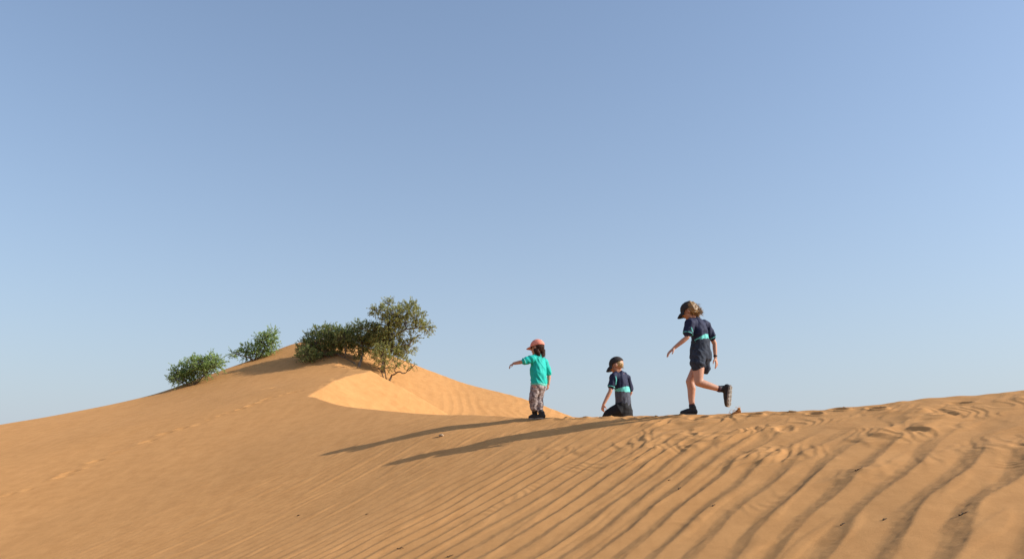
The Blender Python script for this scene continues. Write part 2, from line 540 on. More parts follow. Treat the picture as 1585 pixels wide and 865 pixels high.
class Geo:
    """collects closed shapes; every shape is a loft, an ellipsoid or a slab"""
    def __init__(s):
        s.v, s.f = [], []

    def loft(s, pts, ra, rb=None, side=None, n=14, cap=3):
        pts = [Vector(p) for p in pts]
        m = len(pts)
        ra = list(ra)
        rb = list(rb) if rb else list(ra)
        rings = []
        tan = []
        for i in range(m):
            a, b = pts[max(i - 1, 0)], pts[min(i + 1, m - 1)]
            tan.append((b - a).normalized())
        P, A, B, T = [], [], [], []
        for k in range(cap, 0, -1):   # rounded ends
            an = math.pi / 2 * k / (cap + 0.35)
            P.append(pts[0] - tan[0] * math.sin(an) * min(ra[0], rb[0])); A.append(ra[0] * math.cos(an)); B.append(rb[0] * math.cos(an)); T.append(tan[0])
        for i in range(m):
            P.append(pts[i]); A.append(ra[i]); B.append(rb[i]); T.append(tan[i])
        for k in range(1, cap + 1):
            an = math.pi / 2 * k / (cap + 0.35)
            P.append(pts[-1] + tan[-1] * math.sin(an) * min(ra[-1], rb[-1])); A.append(ra[-1] * math.cos(an)); B.append(rb[-1] * math.cos(an)); T.append(tan[-1])
        sd = Vector(side) if side else Vector((0, 1, 0))
        if abs(sd.normalized().dot(T[0])) > 0.95 and not side:
            sd = Vector((1, 0, 0))
        base = len(s.v)
        for p, a, b, t in zip(P, A, B, T):
            x = (sd - t * sd.dot(t)).normalized()
            y = t.cross(x)
            for j in range(n):
                w = 2 * math.pi * j / n
                s.v.append(p + x * (a * math.cos(w)) + y * (b * math.sin(w)))
        R = len(P)
        for i in range(R - 1):
            for j in range(n):
                s.f.append((base + i * n + j, base + i * n + (j + 1) % n, base + (i + 1) * n + (j + 1) % n, base + (i + 1) * n + j))
        s.f.append(tuple(base + j for j in reversed(range(n))))
        s.f.append(tuple(base + (R - 1) * n + j for j in range(n)))
        return s

    def ell(s, c, fx, fy, fz, n=18, m=11, lo=-1.0):
        """ellipsoid with half axes fx, fy, fz (vectors); lo cuts it flat at that share of -fz"""
        base = len(s.v)
        c = Vector(c)
        a0 = math.asin(max(-1, lo))
        for i in range(m + 1):
            a = a0 + (math.pi / 2 - a0) * i / m
            a = min(max(a, -math.pi / 2 + 0.03), math.pi / 2 - 0.03)
            for j in range(n):
                w = 2 * math.pi * j / n
                s.v.append(c + (fx * math.cos(w) + fy * math.sin(w)) * math.cos(a) + fz * math.sin(a))
        for i in range(m):
            for j in range(n):
                s.f.append((base + i * n + j, base + i * n + (j + 1) % n, base + (i + 1) * n + (j + 1) % n, base + (i + 1) * n + j))
        s.f.append(tuple(base + j for j in reversed(range(n))))
        s.f.append(tuple(base + m * n + j for j in range(n)))
        return s

    def tube(s, pts, r0, r1, n=5):
        base = len(s.v)
        m = len(pts)
        for i, p in enumerate(pts):
            t = (pts[min(i + 1, m - 1)] - pts[max(i - 1, 0)]).normalized()
            x = t.orthogonal().normalized()
            y = t.cross(x)
            r = r0 + (r1 - r0) * i / (m - 1)
            for j in range(n):
                w = 2 * math.pi * j / n
                s.v.append(p + x * (r * math.cos(w)) + y * (r * math.sin(w)))
        for i in range(m - 1):
            for j in range(n):
                s.f.append((base + i * n + j, base + i * n + (j + 1) % n, base + (i + 1) * n + (j + 1) % n, base + (i + 1) * n + j))
        s.f.append(tuple(base + j for j in reversed(range(n))))
        s.f.append(tuple(base + (m - 1) * n + j for j in range(n)))
        return s

    def mesh(s, name):
        me = bpy.data.meshes.new(name)
        me.from_pydata([tuple(p) for p in s.v], [], s.f)
        me.update()
        return me

    def obj(s, name, material, parent=None, smooth=True):
        off = parent_world(parent) if parent else Vector((0, 0, 0))
        s.v = [p - off for p in s.v]
        me = s.mesh(name)
        me.materials.append(material)
        if smooth:
            me.polygons.foreach_set("use_smooth", [True] * len(me.polygons))
        o = bpy.data.objects.new(name, me)
        o.parent = parent
        COL.objects.link(o)
        return o

    def skin(s, name, materials, parent, voxel=0.006, smooth=4, warp=None, slot=None):
        """fuse everything collected into one continuous surface"""
        off = parent_world(parent)
        me = s.mesh(name + "_raw")
        tmp = bpy.data.objects.new(name + "_raw", me)
        COL.objects.link(tmp)
        r = tmp.modifiers.new("r", 'REMESH')
        r.mode = 'VOXEL'
        r.voxel_size = voxel
        if smooth:
            k = tmp.modifiers.new("s", 'SMOOTH')
            k.factor = 0.5
            k.iterations = smooth
        dg = bpy.context.evaluated_depsgraph_get()
        out = bpy.data.meshes.new_from_object(tmp.evaluated_get(dg))
        bpy.data.objects.remove(tmp)
        bpy.data.meshes.remove(me)
        out.name = name
        nv = len(out.vertices)
        co = np.empty(nv * 3, np.float32)
        out.vertices.foreach_get("co", co)
        co = co.reshape(-1, 3)
        if warp:
            nn = np.empty(nv * 3, np.float32)
            out.vertices.foreach_get("normal", nn)
            nn = nn.reshape(-1, 3)
            d = np.array([warp(Vector(p)) for p in co.tolist()], np.float32)
            co = co + nn * d[:, None]
        out.materials.clear()
        for mm in (materials if isinstance(materials, (list, tuple)) else [materials]):
            out.materials.append(mm)
        if slot:
            cs = np.empty(len(out.polygons) * 3, np.float32)
            out.polygons.foreach_get("center", cs)
            ids = np.array([slot(Vector(c)) for c in cs.reshape(-1, 3).tolist()], np.int32)
            out.polygons.foreach_set("material_index", ids)
        else:
            out.polygons.foreach_set("material_index", np.zeros(len(out.polygons), np.int32))
        co = co - np.array(off, np.float32)[None, :]
        out.vertices.foreach_set("co", co.astype(np.float32).ravel())
        out.polygons.foreach_set("use_smooth", [True] * len(out.polygons))
        out.update()
        o = bpy.data.objects.new(name, out)
        o.parent = parent
        COL.objects.link(o)
        return o


def parent_world(o):
    v = Vector((0, 0, 0))
    while o:
        v += o.location
        o = o.parent
    return v


# ------------------------------------------------------------------ shrubs and the tree
BARK = mat("bark", (0.16, 0.115, 0.075), 0.9, var=0.4, scale=30, bump=0.6, bscale=80)
PALE_BARK = mat("pale_bark", (0.26, 0.20, 0.14), 0.9, var=0.4, scale=30, bump=0.6, bscale=80)
LEAF_OLIVE = mat("olive_leaf", (0.1, 0.1, 0.04), 0.6, trans=0.50,
                 island=[(0.154, 0.188, 0.055), (0.252, 0.276, 0.081), (0.342, 0.348, 0.108), (0.460, 0.421, 0.143)])
LEAF_DARK = mat("dark_leaf", (0.1, 0.1, 0.04), 0.6, trans=0.42,
                island=[(0.100, 0.145, 0.045), (0.162, 0.221, 0.069), (0.234, 0.286, 0.087), (0.378, 0.355, 0.128)])
LEAF_GREEN = mat("green_leaf", (0.1, 0.1, 0.04), 0.6, trans=0.50,
                 island=[(0.154, 0.243, 0.079), (0.244, 0.355, 0.102), (0.324, 0.439, 0.131), (0.433, 0.516, 0.195)])


def bezier(a, b, bend, n=7):
    m = (a + b) / 2 + bend
    return [a * (1 - t) ** 2 + m * (2 * t * (1 - t)) + b * t ** 2 for t in (i / (n - 1) for i in range(n))]


def rv(s=1.0):
    return Vector((random.uniform(-s, s), random.uniform(-s, s), random.uniform(-s, s)))


def plant(name, label, cat, base, limbs, clusters, leafmat, bark, leaf=0.045, dens=1.0, group=None, stem="trunk", r0=0.035, droop=0.2):
    """limbs: lists of world points from the root; clusters: (centre, rx, ry, rz, twigs)"""
    t = root(name, base, label, cat, group)
    w, L = Geo(), Geo()
    ends = []
    for k, pts in enumerate(limbs):
        fine = []
        for a, b in zip(pts[:-1], pts[1:]):
            seg = bezier(a, b, rv(0.05), 5)
            fine += seg[:-1]
        fine.append(pts[-1])
        w.tube(fine, r0 * (1 if k == 0 else 0.6), 0.009, 7)
        ends += fine[len(fine) // 3:]
    for (c, rx, ry, rz, tw) in clusters:
        st = min(ends, key=lambda e: (e - c).length + 0.6 * max(0, e.z - c.z))
        arm = bezier(st, c, rv(0.10), 6)
        w.tube(arm, 0.013, 0.006, 5)
        for i in range(int(tw * dens)):
            d = rv()
            while d.length > 1 or d.length < 0.1:
                d = rv()
            d = d.normalized() * (d.length ** 0.55)
            p = c + Vector((d.x * rx, d.y * ry, d.z * rz))
            out = (Vector((d.x / 1.0, d.y, d.z + 0.25))).normalized() + rv(0.65)
            out.normalize()
            ln = random.uniform(0.07, 0.20) * (leaf / 0.045)
            q = p + out * ln + Vector((0, 0, -droop * ln * random.random()))
            if i % 3 == 0:
                w.tube(bezier(random.choice(arm[2:]), p, rv(0.06), 4), 0.005, 0.0025, 3)
            w.tube([p, (p + q) / 2 + rv(0.012), q], 0.003, 0.0012, 3)
            nl = random.randint(9, 15)
            for j in range(nl):
                s = p.lerp(q, (j + random.random()) / nl)
                dr = (out * 0.7 + rv(0.9)).normalized()
                l = leaf * random.uniform(0.6, 1.25)
                sd = dr.cross(rv()).normalized() * (l * random.uniform(0.17, 0.30))
                b0 = len(L.v)
                L.v += [s, s + dr * l * 0.45 + sd, s + dr * l, s + dr * l * 0.45 - sd]
                L.f.append((b0, b0 + 1, b0 + 2, b0 + 3))
    w.obj(stem, bark, t)
    c = L.obj("crown", leafmat, t, smooth=False)
    c["kind"] = "stuff"
    return t


def zoomed(ox, oy, sc):
    return lambda zx, zy, Y: at(ox + zx / sc, oy + zy / sc, Y)


def shrubs():
    Z = zoomed(440, 450, 5.765)
    Y0 = 19.6
    k = Y0 / 1266 / 5.765                                # metres per zoomed pixel

    def cl(lst, Y, dep=0.25, tw=0.022):
        out = []
        for (x, y, rx, ry) in lst:
            c = Z(x, y, Y + random.uniform(-dep, dep))
            out.append((c, rx * k, max(rx, ry) * k * 1.05, ry * k, rx * ry * tw))
        return out

    # tall tree
    b = Z(886, 702, Y0)
    b.z = ground_at(b.x, b.y) - 0.05
    top = lambda x, y, d=0.0: Z(x, y, Y0 + d)
    plant("tree", "small wind-bent olive green tree standing tallest beside the bright slip face", "tree", b,
          [[b, top(893, 600), top(905, 480, .05), top(935, 380), top(950, 280, .1), top(1000, 200, .1), top(1110, 150)],
           [top(905, 480, .05), top(990, 405, -.1), top(1085, 340, -.1), top(1180, 325), top(1290, 320)],
           [top(950, 300), top(900, 220), top(930, 120, -.1)],
           [top(900, 500), top(1000, 500, -.15), top(1120, 480, -.1)],
           [top(900, 560), top(860, 450, .1), top(850, 380, .1)]],
          cl([(925, 125, 42, 42), (845, 175, 62, 42), (810, 190, 34, 26), (990, 215, 95, 70), (1110, 165, 72, 58), (1140, 125, 34, 30), (1185, 230, 62, 48), (1085, 275, 100, 50),
              (930, 290, 80, 70), (1255, 315, 62, 30), (1290, 340, 32, 26), (1200, 300, 50, 30), (1150, 415, 44, 34), (1130, 490, 42, 44), (1085, 540, 36, 32), (960, 385, 80, 55),
              (1000, 490, 85, 60), (900, 475, 75, 60), (1035, 545, 55, 32), (870, 380, 60, 50), (1000, 320, 80, 50), (950, 540, 80, 40), (860, 590, 55, 36), (1010, 585, 45, 26), (860, 450, 70, 50)], Y0),
          LEAF_OLIVE, BARK, leaf=0.042, r0=0.045)
    # spreading shrub
    Y1 = 19.9
    b = Z(672, 688, 19.5)
    b.z = ground_at(b.x, b.y) - 0.05
    p = lambda x, y, d=0.0: Z(x, y, Y1 + d)
    plant("spreading_shrub", "wide low dark green shrub sprawling along the dune top left of the tree", "shrub", b,
          [[b, p(685, 630, -.3), p(700, 570, -.1), p(690, 480), p(660, 380)],
           [b, p(620, 640, -.2), p(540, 600), p(450, 540), p(400, 420)],
           [b, p(560, 660, -.2), p(430, 610), p(320, 560), p(230, 480)],
           [b, p(600, 665, -.3), p(470, 650, -.1), p(330, 600, .1), p(200, 570)],
           [p(690, 560), p(760, 480), p(810, 380)],
           [p(540, 600), p(540, 500), p(500, 390)]],
          cl([(330, 365, 70, 48), (250, 420, 66, 45), (190, 490, 52, 38), (205, 560, 66, 40), (320, 450, 105, 58), (405, 345, 52, 36), (480, 380, 78, 55),
              (565, 365, 62, 48), (450, 465, 95, 55), (655, 320, 46, 46), (615, 420, 85, 60), (740, 355, 66, 52), (800, 340, 50, 40), (700, 470, 75, 66),
              (540, 490, 66, 45), (820, 430, 66, 58), (770, 490, 56, 60), (280, 530, 90, 45), (380, 530, 70, 40), (660, 540, 50, 40), (250, 590, 60, 28), (160, 520, 36, 34), (860, 400, 50, 50), (760, 420, 66, 50), (560, 440, 80, 46), (390, 410, 80, 50), (520, 420, 70, 50), (180, 590, 50, 24)], Y1, 0.45, 0.030),
          LEAF_DARK, PALE_BARK, leaf=0.042, r0=0.04)
    # small half-bare shrub
    Y2 = 19.0
    b = Z(922, 778, Y2)
    b.z = ground_at(b.x, b.y) - 0.06
    p = lambda x, y, d=0.0: Z(x, y, Y2 + d)
    plant("small_shrub", "small half-bare shrub with a crooked branch below the tree", "shrub", b,
          [[b, p(960, 750), p(1000, 730), p(1050, 735), p(1095, 715), p(1140, 680)],
           [b, p(900, 720), p(880, 660), p(870, 580)],
           [p(1000, 730), p(990, 690), p(1010, 640)],
           [p(1095, 715), p(1130, 690), p(1160, 660)],
           [b, p(870, 730), p(830, 680)]],
          cl([(885, 575, 72, 55), (870, 520, 52, 45), (1055, 640, 52, 34), (1130, 655, 44, 26), (960, 625, 44, 34), (1000, 660, 40, 26), (860, 650, 36, 34), (930, 690, 44, 22)], Y2, 0.15, 0.014),
          LEAF_OLIVE, BARK, leaf=0.036, r0=0.024)
    # two round bushes on the left skyline
    Z = zoomed(240, 490, 6.654)
    for Yb, (bx, by), cs, lab in (
            (19.7, (400, 640), [(235, 575, 55, 60), (300, 545, 60, 55), (215, 640, 45, 44), (400, 500, 76, 66), (420, 590, 85, 52), (500, 475, 80, 54), (520, 545, 80, 52),
                                (590, 440, 62, 46), (650, 480, 52, 36), (320, 620, 70, 42), (600, 510, 60, 36), (280, 650, 60, 32)],
             "rounded green bush lower down the left dune skyline"),
            (21.0, (1040, 410), [(835, 385, 42, 30), (935, 330, 46, 44), (930, 385, 62, 36), (1020, 335, 56, 48), (1050, 385, 66, 34), (1085, 235, 46, 50),
                                 (1140, 290, 72, 62), (1210, 180, 30, 68), (1205, 260, 42, 56), (1185, 330, 46, 36), (1140, 200, 36, 36), (1110, 360, 60, 32)],
             "pointed bright green bush just below the dune peak")):
        kk = Yb / 1266 / 6.654
        b = Z(bx, by, Yb)
        b.z = ground_at(b.x, b.y) - 0.05
        cc = []
        for (x, y, rx, ry) in cs:
            c = Z(x, y, Yb + random.uniform(-.2, .2))
            g = ground_at(c.x, c.y)
            c.z = max(c.z, g + ry * kk * 0.55)
            cc.append((c, rx * kk, max(rx, ry) * kk, ry * kk, rx * ry * 0.020))
        limbs = [[b, b.lerp(c[0], 0.5) + rv(0.04), c[0]] for c in cc[::2]]
        plant("bush", lab, "bush", b, limbs, cc, LEAF_GREEN, BARK, leaf=0.045, stem="stem", r0=0.02)


shrubs()


# ------------------------------------------------------------------ the children
SKIN = mat("skin", (0.50, 0.255, 0.165), 0.55, var=0.10, scale=14, spec=0.35)
NAVY = mat("navy_jersey", (0.016, 0.020, 0.056), 0.75, var=0.25, scale=40)
TURQ = mat("turquoise_panel", (0.13, 0.55, 0.50), 0.7, var=0.12, scale=30)
SLATE = mat("slate_jersey", (0.070, 0.078, 0.105), 0.8, var=0.22, scale=30)
CHARC = mat("charcoal_cotton", (0.034, 0.043, 0.064), 0.85, var=0.35, scale=26)
BLACK = mat("black_cotton", (0.012, 0.012, 0.014), 0.8, var=0.3, scale=40)
TEAL = mat("teal_jersey", (0.010, 0.46, 0.385), 0.7, var=0.14, scale=26)
TEALHEM = mat("pale_teal_hem", (0.16, 0.58, 0.48), 0.7, var=0.1, scale=30)
PRINT = mat("blotchy_print_cotton", (0.40, 0.325, 0.30), 0.85, color2=(0.11, 0.075, 0.070), scale=42)
CORAL = mat("coral_cotton", (0.78, 0.27, 0.185), 0.75, var=0.12, scale=25)
CAPDARK = mat("dark_brown_cotton", (0.040, 0.030, 0.027), 0.8, var=0.3, scale=30)
SHOE = mat("black_boot_leather", (0.014, 0.014, 0.017), 0.6, color2=(0.030, 0.025, 0.021), scale=28, spec=0.3)
SOLE = mat("grey_rubber", (0.30, 0.27, 0.235), 0.85, var=0.4, scale=30)
SOCK = mat("maroon_sock", (0.07, 0.03, 0.04), 0.9, var=0.3, scale=50)
HAIR_B = mat("brown_hair", (0.045, 0.018, 0.011), 0.7, var=0.4, scale=60, spec=0.15)
HAIR_L = mat("sandy_blond_hair", (0.30, 0.175, 0.065), 0.5, color2=(0.13, 0.075, 0.03), scale=45, spec=0.4)
HAIR_Y = mat("pale_blond_hair", (0.46, 0.30, 0.13), 0.5, var=0.35, scale=60, spec=0.4)
LENS = mat("dark_lens", (0.012, 0.012, 0.014), 0.15, spec=0.6, var=0.2)
EYEW = mat("eye", (0.6, 0.58, 0.55), 0.3, var=0.05)
PUPIL = mat("iris", (0.03, 0.02, 0.015), 0.2, var=0.05)
LIP = mat("lip", (0.40, 0.13, 0.11), 0.5, var=0.1)
BAND = mat("dark_strap", (0.03, 0.022, 0.02), 0.6, var=0.2)


def folds(amp, scale, stretch=(1, 1, 1), seed=0.0):
    def w(p):
        q = Vector((p.x * stretch[0] * scale + seed, p.y * stretch[1] * scale, p.z * stretch[2] * scale))
        a = mnoise.noise(q)
        b = mnoise.noise(q * 2.1 + Vector((5, 3, 1)))
        return amp * ((1 - abs(a) * 2.2) * 0.8 + 0.5 * b)
    return w


def diagonal_folds(p):
    u, v = p.x * .75 + p.z * .55, p.z * .75 - p.x * .55
    a = mnoise.noise(Vector((u * 26, p.y * 9, v * 6)))
    b = mnoise.noise(Vector((u * 11 + 4, p.y * 7, v * 4)))
    return 0.0075 * (1 - 2 * abs(a)) + 0.006 * b


class Head:
    """frame of a head: centre, forward, up, left and height (chin to crown)"""
    def __init__(s, c, fwd, up, H):
        s.c, s.H = Vector(c), H
        s.f = Vector(fwd).normalized()
        u = Vector(up)
        s.u = (u - s.f * u.dot(s.f)).normalized()
        s.l = s.u.cross(s.f)

    def p(s, f, l, u):
        return s.c + (s.f * f + s.l * l + s.u * u) * s.H

    def flesh(s, g):
        H, f, l, u = s.H, s.f, s.l, s.u
        g.ell(s.p(-.04, 0, .09), f * .455 * H, l * .365 * H, u * .405 * H)
        g.ell(s.p(.13, 0, -.17), f * .265 * H, l * .285 * H, u * .315 * H)
        g.loft([s.p(.16, 0, -.38), s.p(.29, 0, -.40)], [.13 * H, .085 * H])                     # chin
        g.loft([s.p(.36, 0, .04), s.p(.44, 0, -.06), s.p(.455, 0, -.12)], [.030 * H, .045 * H, .050 * H], n=8, cap=2)   # nose
        for q in (1, -1):
            g.ell(s.p(.255, .17 * q, -.12), f * .13 * H, l * .10 * H, u * .10 * H)              # cheeks
            g.ell(s.p(-.02, .375 * q, -.04), f * .085 * H, l * .035 * H, u * .13 * H)            # ears
        g.loft([s.p(.355, .10, -.245), s.p(.385, 0, -.25), s.p(.355, -.10, -.245)], [.02 * H, .03 * H, .02 * H], n=8, cap=2)

    def face(s, parent, glasses):
        H, f, l, u = s.H, s.f, s.l, s.u
        g = Geo().loft([s.p(.372, .085, -.250), s.p(.412, 0, -.255), s.p(.372, -.085, -.250)], [.012 * H, .017 * H, .012 * H], n=8, cap=2)
        g.obj("mouth", LIP, parent)
        if glasses:
            gl = Geo()
            for q in (1, -1):
                gl.ell(s.p(.365, .165 * q, .005), f * .05 * H, l * .125 * H, u * .095 * H)
            gl.loft([s.p(.43, .05, .02), s.p(.43, -.05, .02)], [.018 * H] * 2, n=6, cap=1)
            for q in (1, -1):
                gl.loft([s.p(.34, .29 * q, .03), s.p(.0, .385 * q, .04)], [.017 * H, .015 * H], n=6, cap=1)
            gl.skin("sunglasses", LENS, parent, voxel=0.0035, smooth=2)
        else:
            for q in (1, -1):
                e = Geo().ell(s.p(.335, .15 * q, .005), f * .06 * H, l * .07 * H, u * .05 * H, 10, 7).obj("eye", EYEW, parent)
                Geo().ell(s.p(.385, .15 * q, .003), f * .015 * H, l * .03 * H, u * .03 * H, 8, 5).obj("iris", PUPIL, e)

    def cap(s, parent, material, tilt=0.0, brim=0.42, droop=0.16, flare=0.33):
        """peaked cap: a domed crown and a curved peak"""
        H = s.H
        f = (s.f * math.cos(tilt) - s.u * math.sin(tilt)).normalized()
        u = (s.u * math.cos(tilt) + s.f * math.sin(tilt)).normalized()
        l = s.l
        c = s.p(-.03, 0, .11)
        g = Geo().ell(c, f * .505 * H, l * .42 * H, u * .47 * H, 28, 12, lo=0.0)
        g.ell(c + u * (.472 * H), f * .03 * H, l * .03 * H, u * .022 * H, 8, 5)
        o = g.skin("cap", material, parent, voxel=0.004, smooth=3, warp=folds(0.0015, 30))
        b = Geo()
        n, m = 16, 6
        for lay in (0.010, -0.010):
            for j in range(m + 1):
                r = j / m
                for i in range(n + 1):
                    w = -1.15 + 2.3 * i / n
                    e = math.cos(w * 0.95) ** 0.6 if abs(w) < 1.6 else 0
                    rad = .47 + (brim * max(e, 0.05)) * r
                    b.v.append(c + f * (rad * math.cos(w * .92) * H) + l * (rad * math.sin(w * .92) * .86 * H)
                               + u * ((0.02 - droop * r * r - flare * .30 * abs(math.sin(w)) ** 2 * r + lay) * H))
        k = (n + 1) * (m + 1)
        for j in range(m):
            for i in range(n):
                a = j * (n + 1) + i
                b.f.append((a, a + 1, a + n + 2, a + n + 1))
                b.f.append((k + a, k + a + n + 1, k + a + n + 2, k + a + 1))
        for i in range(n):
            for j in (0, m):
                a = j * (n + 1) + i
                b.f.append((a, k + a, k + a + 1, a + 1))
        for j in range(m):
            for i in (0, n):
                a = j * (n + 1) + i
                b.f.append((a, a + n + 1, k + a + n + 1, k + a))
        b.obj("peak", material, o)
        return o


def hand(g, wrist, way, back, size, left, curl=0.35, spread=0.22):
    """palm, four unequal fingers and a thumb; way points to the fingertips, back out of the back of the hand"""
    d = Vector(way).normalized()
    n = Vector(back)
    n = (n - d * n.dot(d)).normalized()
    x = d.cross(n)                                   # across the palm; sign puts the thumb on the right side
    if left:
        x = -x
    W = Vector(wrist)
    pal = size * 0.52
    hw = size * 0.215
    g.loft([W - d * size * .06, W + d * pal * .35, W + d * pal * .8, W + d * pal], [hw * .72, hw * .92, hw, hw * .92],
           [size * .085, size * .095, size * .085, size * .07], side=x, n=12, cap=2)
    lens = (0.42, 0.48, 0.45, 0.34)
    for i, L in enumerate(lens):
        o = (0.75 - 0.5 * i) * hw
        dd = (d + x * (spread * (0.75 - 0.5 * i))).normalized()
        p = W + d * (pal * .92) + x * o
        pts = [p - d * size * .1, p]
        a = curl * (0.7 + 0.18 * i)
        ang = 0.0
        for seg in (0.42, 0.32, 0.26):
            ang += a
            q = pts[-1] + (dd * math.cos(ang) - n * math.sin(ang)) * (L * seg * size)
            pts.append(q)
        r = size * .058
        g.loft(pts, [r, r, r * .95, r * .88, r * .75], n=8, cap=2)
    t0 = W + d * (pal * .18) + x * (hw * .7)
    t1 = t0 + (d * .55 + x * .75 - n * .25).normalized() * size * .2
    t2 = t1 + (d * .85 + x * .35 - n * .35).normalized() * size * .16
    t3 = t2 + (d * .95 + x * .12 - n * .35).normalized() * size * .12
    g.loft([t0, t1, t2, t3], [size * .085, size * .072, size * .062, size * .052], n=8, cap=2)


def limb(g, pts, ra, **k):
    g.loft(pts, ra, **k)


def boot(parent, heel, toe, up, ankle, w, collar=0.036, sock=None):
    """boot with a rubber sole; heel and toe lie on the sole's underside"""
    heel, toe, up, ankle = Vector(heel), Vector(toe), Vector(up).normalized(), Vector(ankle)
    d = (toe - heel)
    L = d.length
    d.normalize()
    up = (up - d * up.dot(d)).normalized()
    s = d.cross(up)
    P = lambda a, h, q=0: heel + d * (a * L) + up * h + s * q
    g = Geo()
    hh = w * 0.95
    g.loft([P(.10, hh * .48), P(.32, hh * .50), P(.55, hh * .46), P(.78, hh * .38), P(.93, hh * .34)], [w * .40, w * .42, w * .47, w * .50, w * .40],
           [hh * .46, hh * .48, hh * .42, hh * .34, hh * .28], side=s, n=14)
    g.loft([P(.19, hh * .5), P(.21, hh * .95), ankle], [w * .40, w * .41, collar], [w * .46, w * .45, collar], side=s, n=14, cap=1)
    o = g.skin("boot", SHOE, parent, voxel=0.005, smooth=3, warp=folds(0.0018, 35))
    so = Geo()
    n = 22
    prof = []
    for i in range(n):
        t = 2 * math.pi * i / n
        a = 0.5 - 0.53 * math.cos(t)
        wid = w * (0.40 + 0.12 * a + 0.05 * math.sin(a * 3.0)) * (abs(math.sin(t)) ** 0.55) * (1 if math.sin(t) >= 0 else -1)
        prof.append((a, wid))
    for h in (0.0, w * .13, w * .19):
        for a, q in prof:
            so.v.append(P(a, h + (0.0 if h else 0.0), q * (1.0 if h < w * .2 else 0.94)))
    for k in range(2):
        for i in range(n):
            so.f.append((k * n + i, k * n + (i + 1) % n, (k + 1) * n + (i + 1) % n, (k + 1) * n + i))
    so.f.append(tuple(reversed(range(n))))
    so.f.append(tuple(2 * n + i for i in range(n)))
    # tread blocks
    for i in range(5):
        for q in (-1, 1):
            c = P(.12 + .19 * i, -w * .03, q * w * .24)
            b0 = len(so.v)
            for (x, y, z) in ((-1, -1, -1), (1, -1, -1), (1, 1, -1), (-1, 1, -1), (-1, -1, 1), (1, -1, 1), (1, 1, 1), (-1, 1, 1)):
                so.v.append(c + d * (x * L * .055) + s * (y * w * .17) + up * (z * w * .035))
            so.f += [tuple(b0 + j for j in q4) for q4 in ((3, 2, 1, 0), (4, 5, 6, 7), (0, 1, 5, 4), (1, 2, 6, 5), (2, 3, 7, 6), (3, 0, 4, 7))]
    so.obj("sole", SOLE, o, smooth=False)
    return o


def strands(parent, roots, length, way, material, n, curlf=0.03, r=0.0022, name="hair_strands"):
    g = Geo()
    for i in range(n):
        a = random.choice(roots) + rv(0.012)
        d = (Vector(way) + rv(0.55)).normalized()
        ph = random.random() * 6
        pts = []
        ln = length * random.uniform(.55, 1.1)
        for k in range(6):
            t = k / 5
            sag = Vector((0, 0, -0.35 * ln * t * t))
            wv = Vector((math.sin(ph + t * 6), math.cos(ph * 1.3 + t * 5), math.sin(ph * 2 + t * 6))) * (curlf * t)
            pts.append(a + d * (ln * t) + sag + wv)
        g.tube(pts, r, r * .4, 4)
    o = g.obj(name, material, parent)
    o["kind"] = "stuff"
    return o


def team_shirt(top, low, back, back_share, wide=0.065):
    """navy above, a turquoise swoosh that widens towards the back, slate or nothing below"""
    ax = (low - top)
    Ln = ax.length
    ax.normalize()
    bk = Vector(back).normalized()

    def slot(c):
        v = c - top
        h = v.dot(ax) / Ln
        rad = v - ax * v.dot(ax)
        if rad.length > 0.145:
            return 0
        b = rad.normalized().dot(bk) if rad.length > 1e-4 else 0
        lo = back_share + 0.03 * b
        up = lo - 0.05 - wide * max(0.0, b + 0.45) ** 1.3
        if h > lo:
            return 2
        if h > up:
            return 1
        return 0
    return slot


def cuff(parent, a, b, r, material):
    """a stripe round the end of a sleeve"""
    a, b = Vector(a), Vector(b)
    d = (b - a).normalized()
    Geo().loft([b + d * .004, b + d * .012], [r, r], n=18, cap=0).obj("cuff", material, parent)


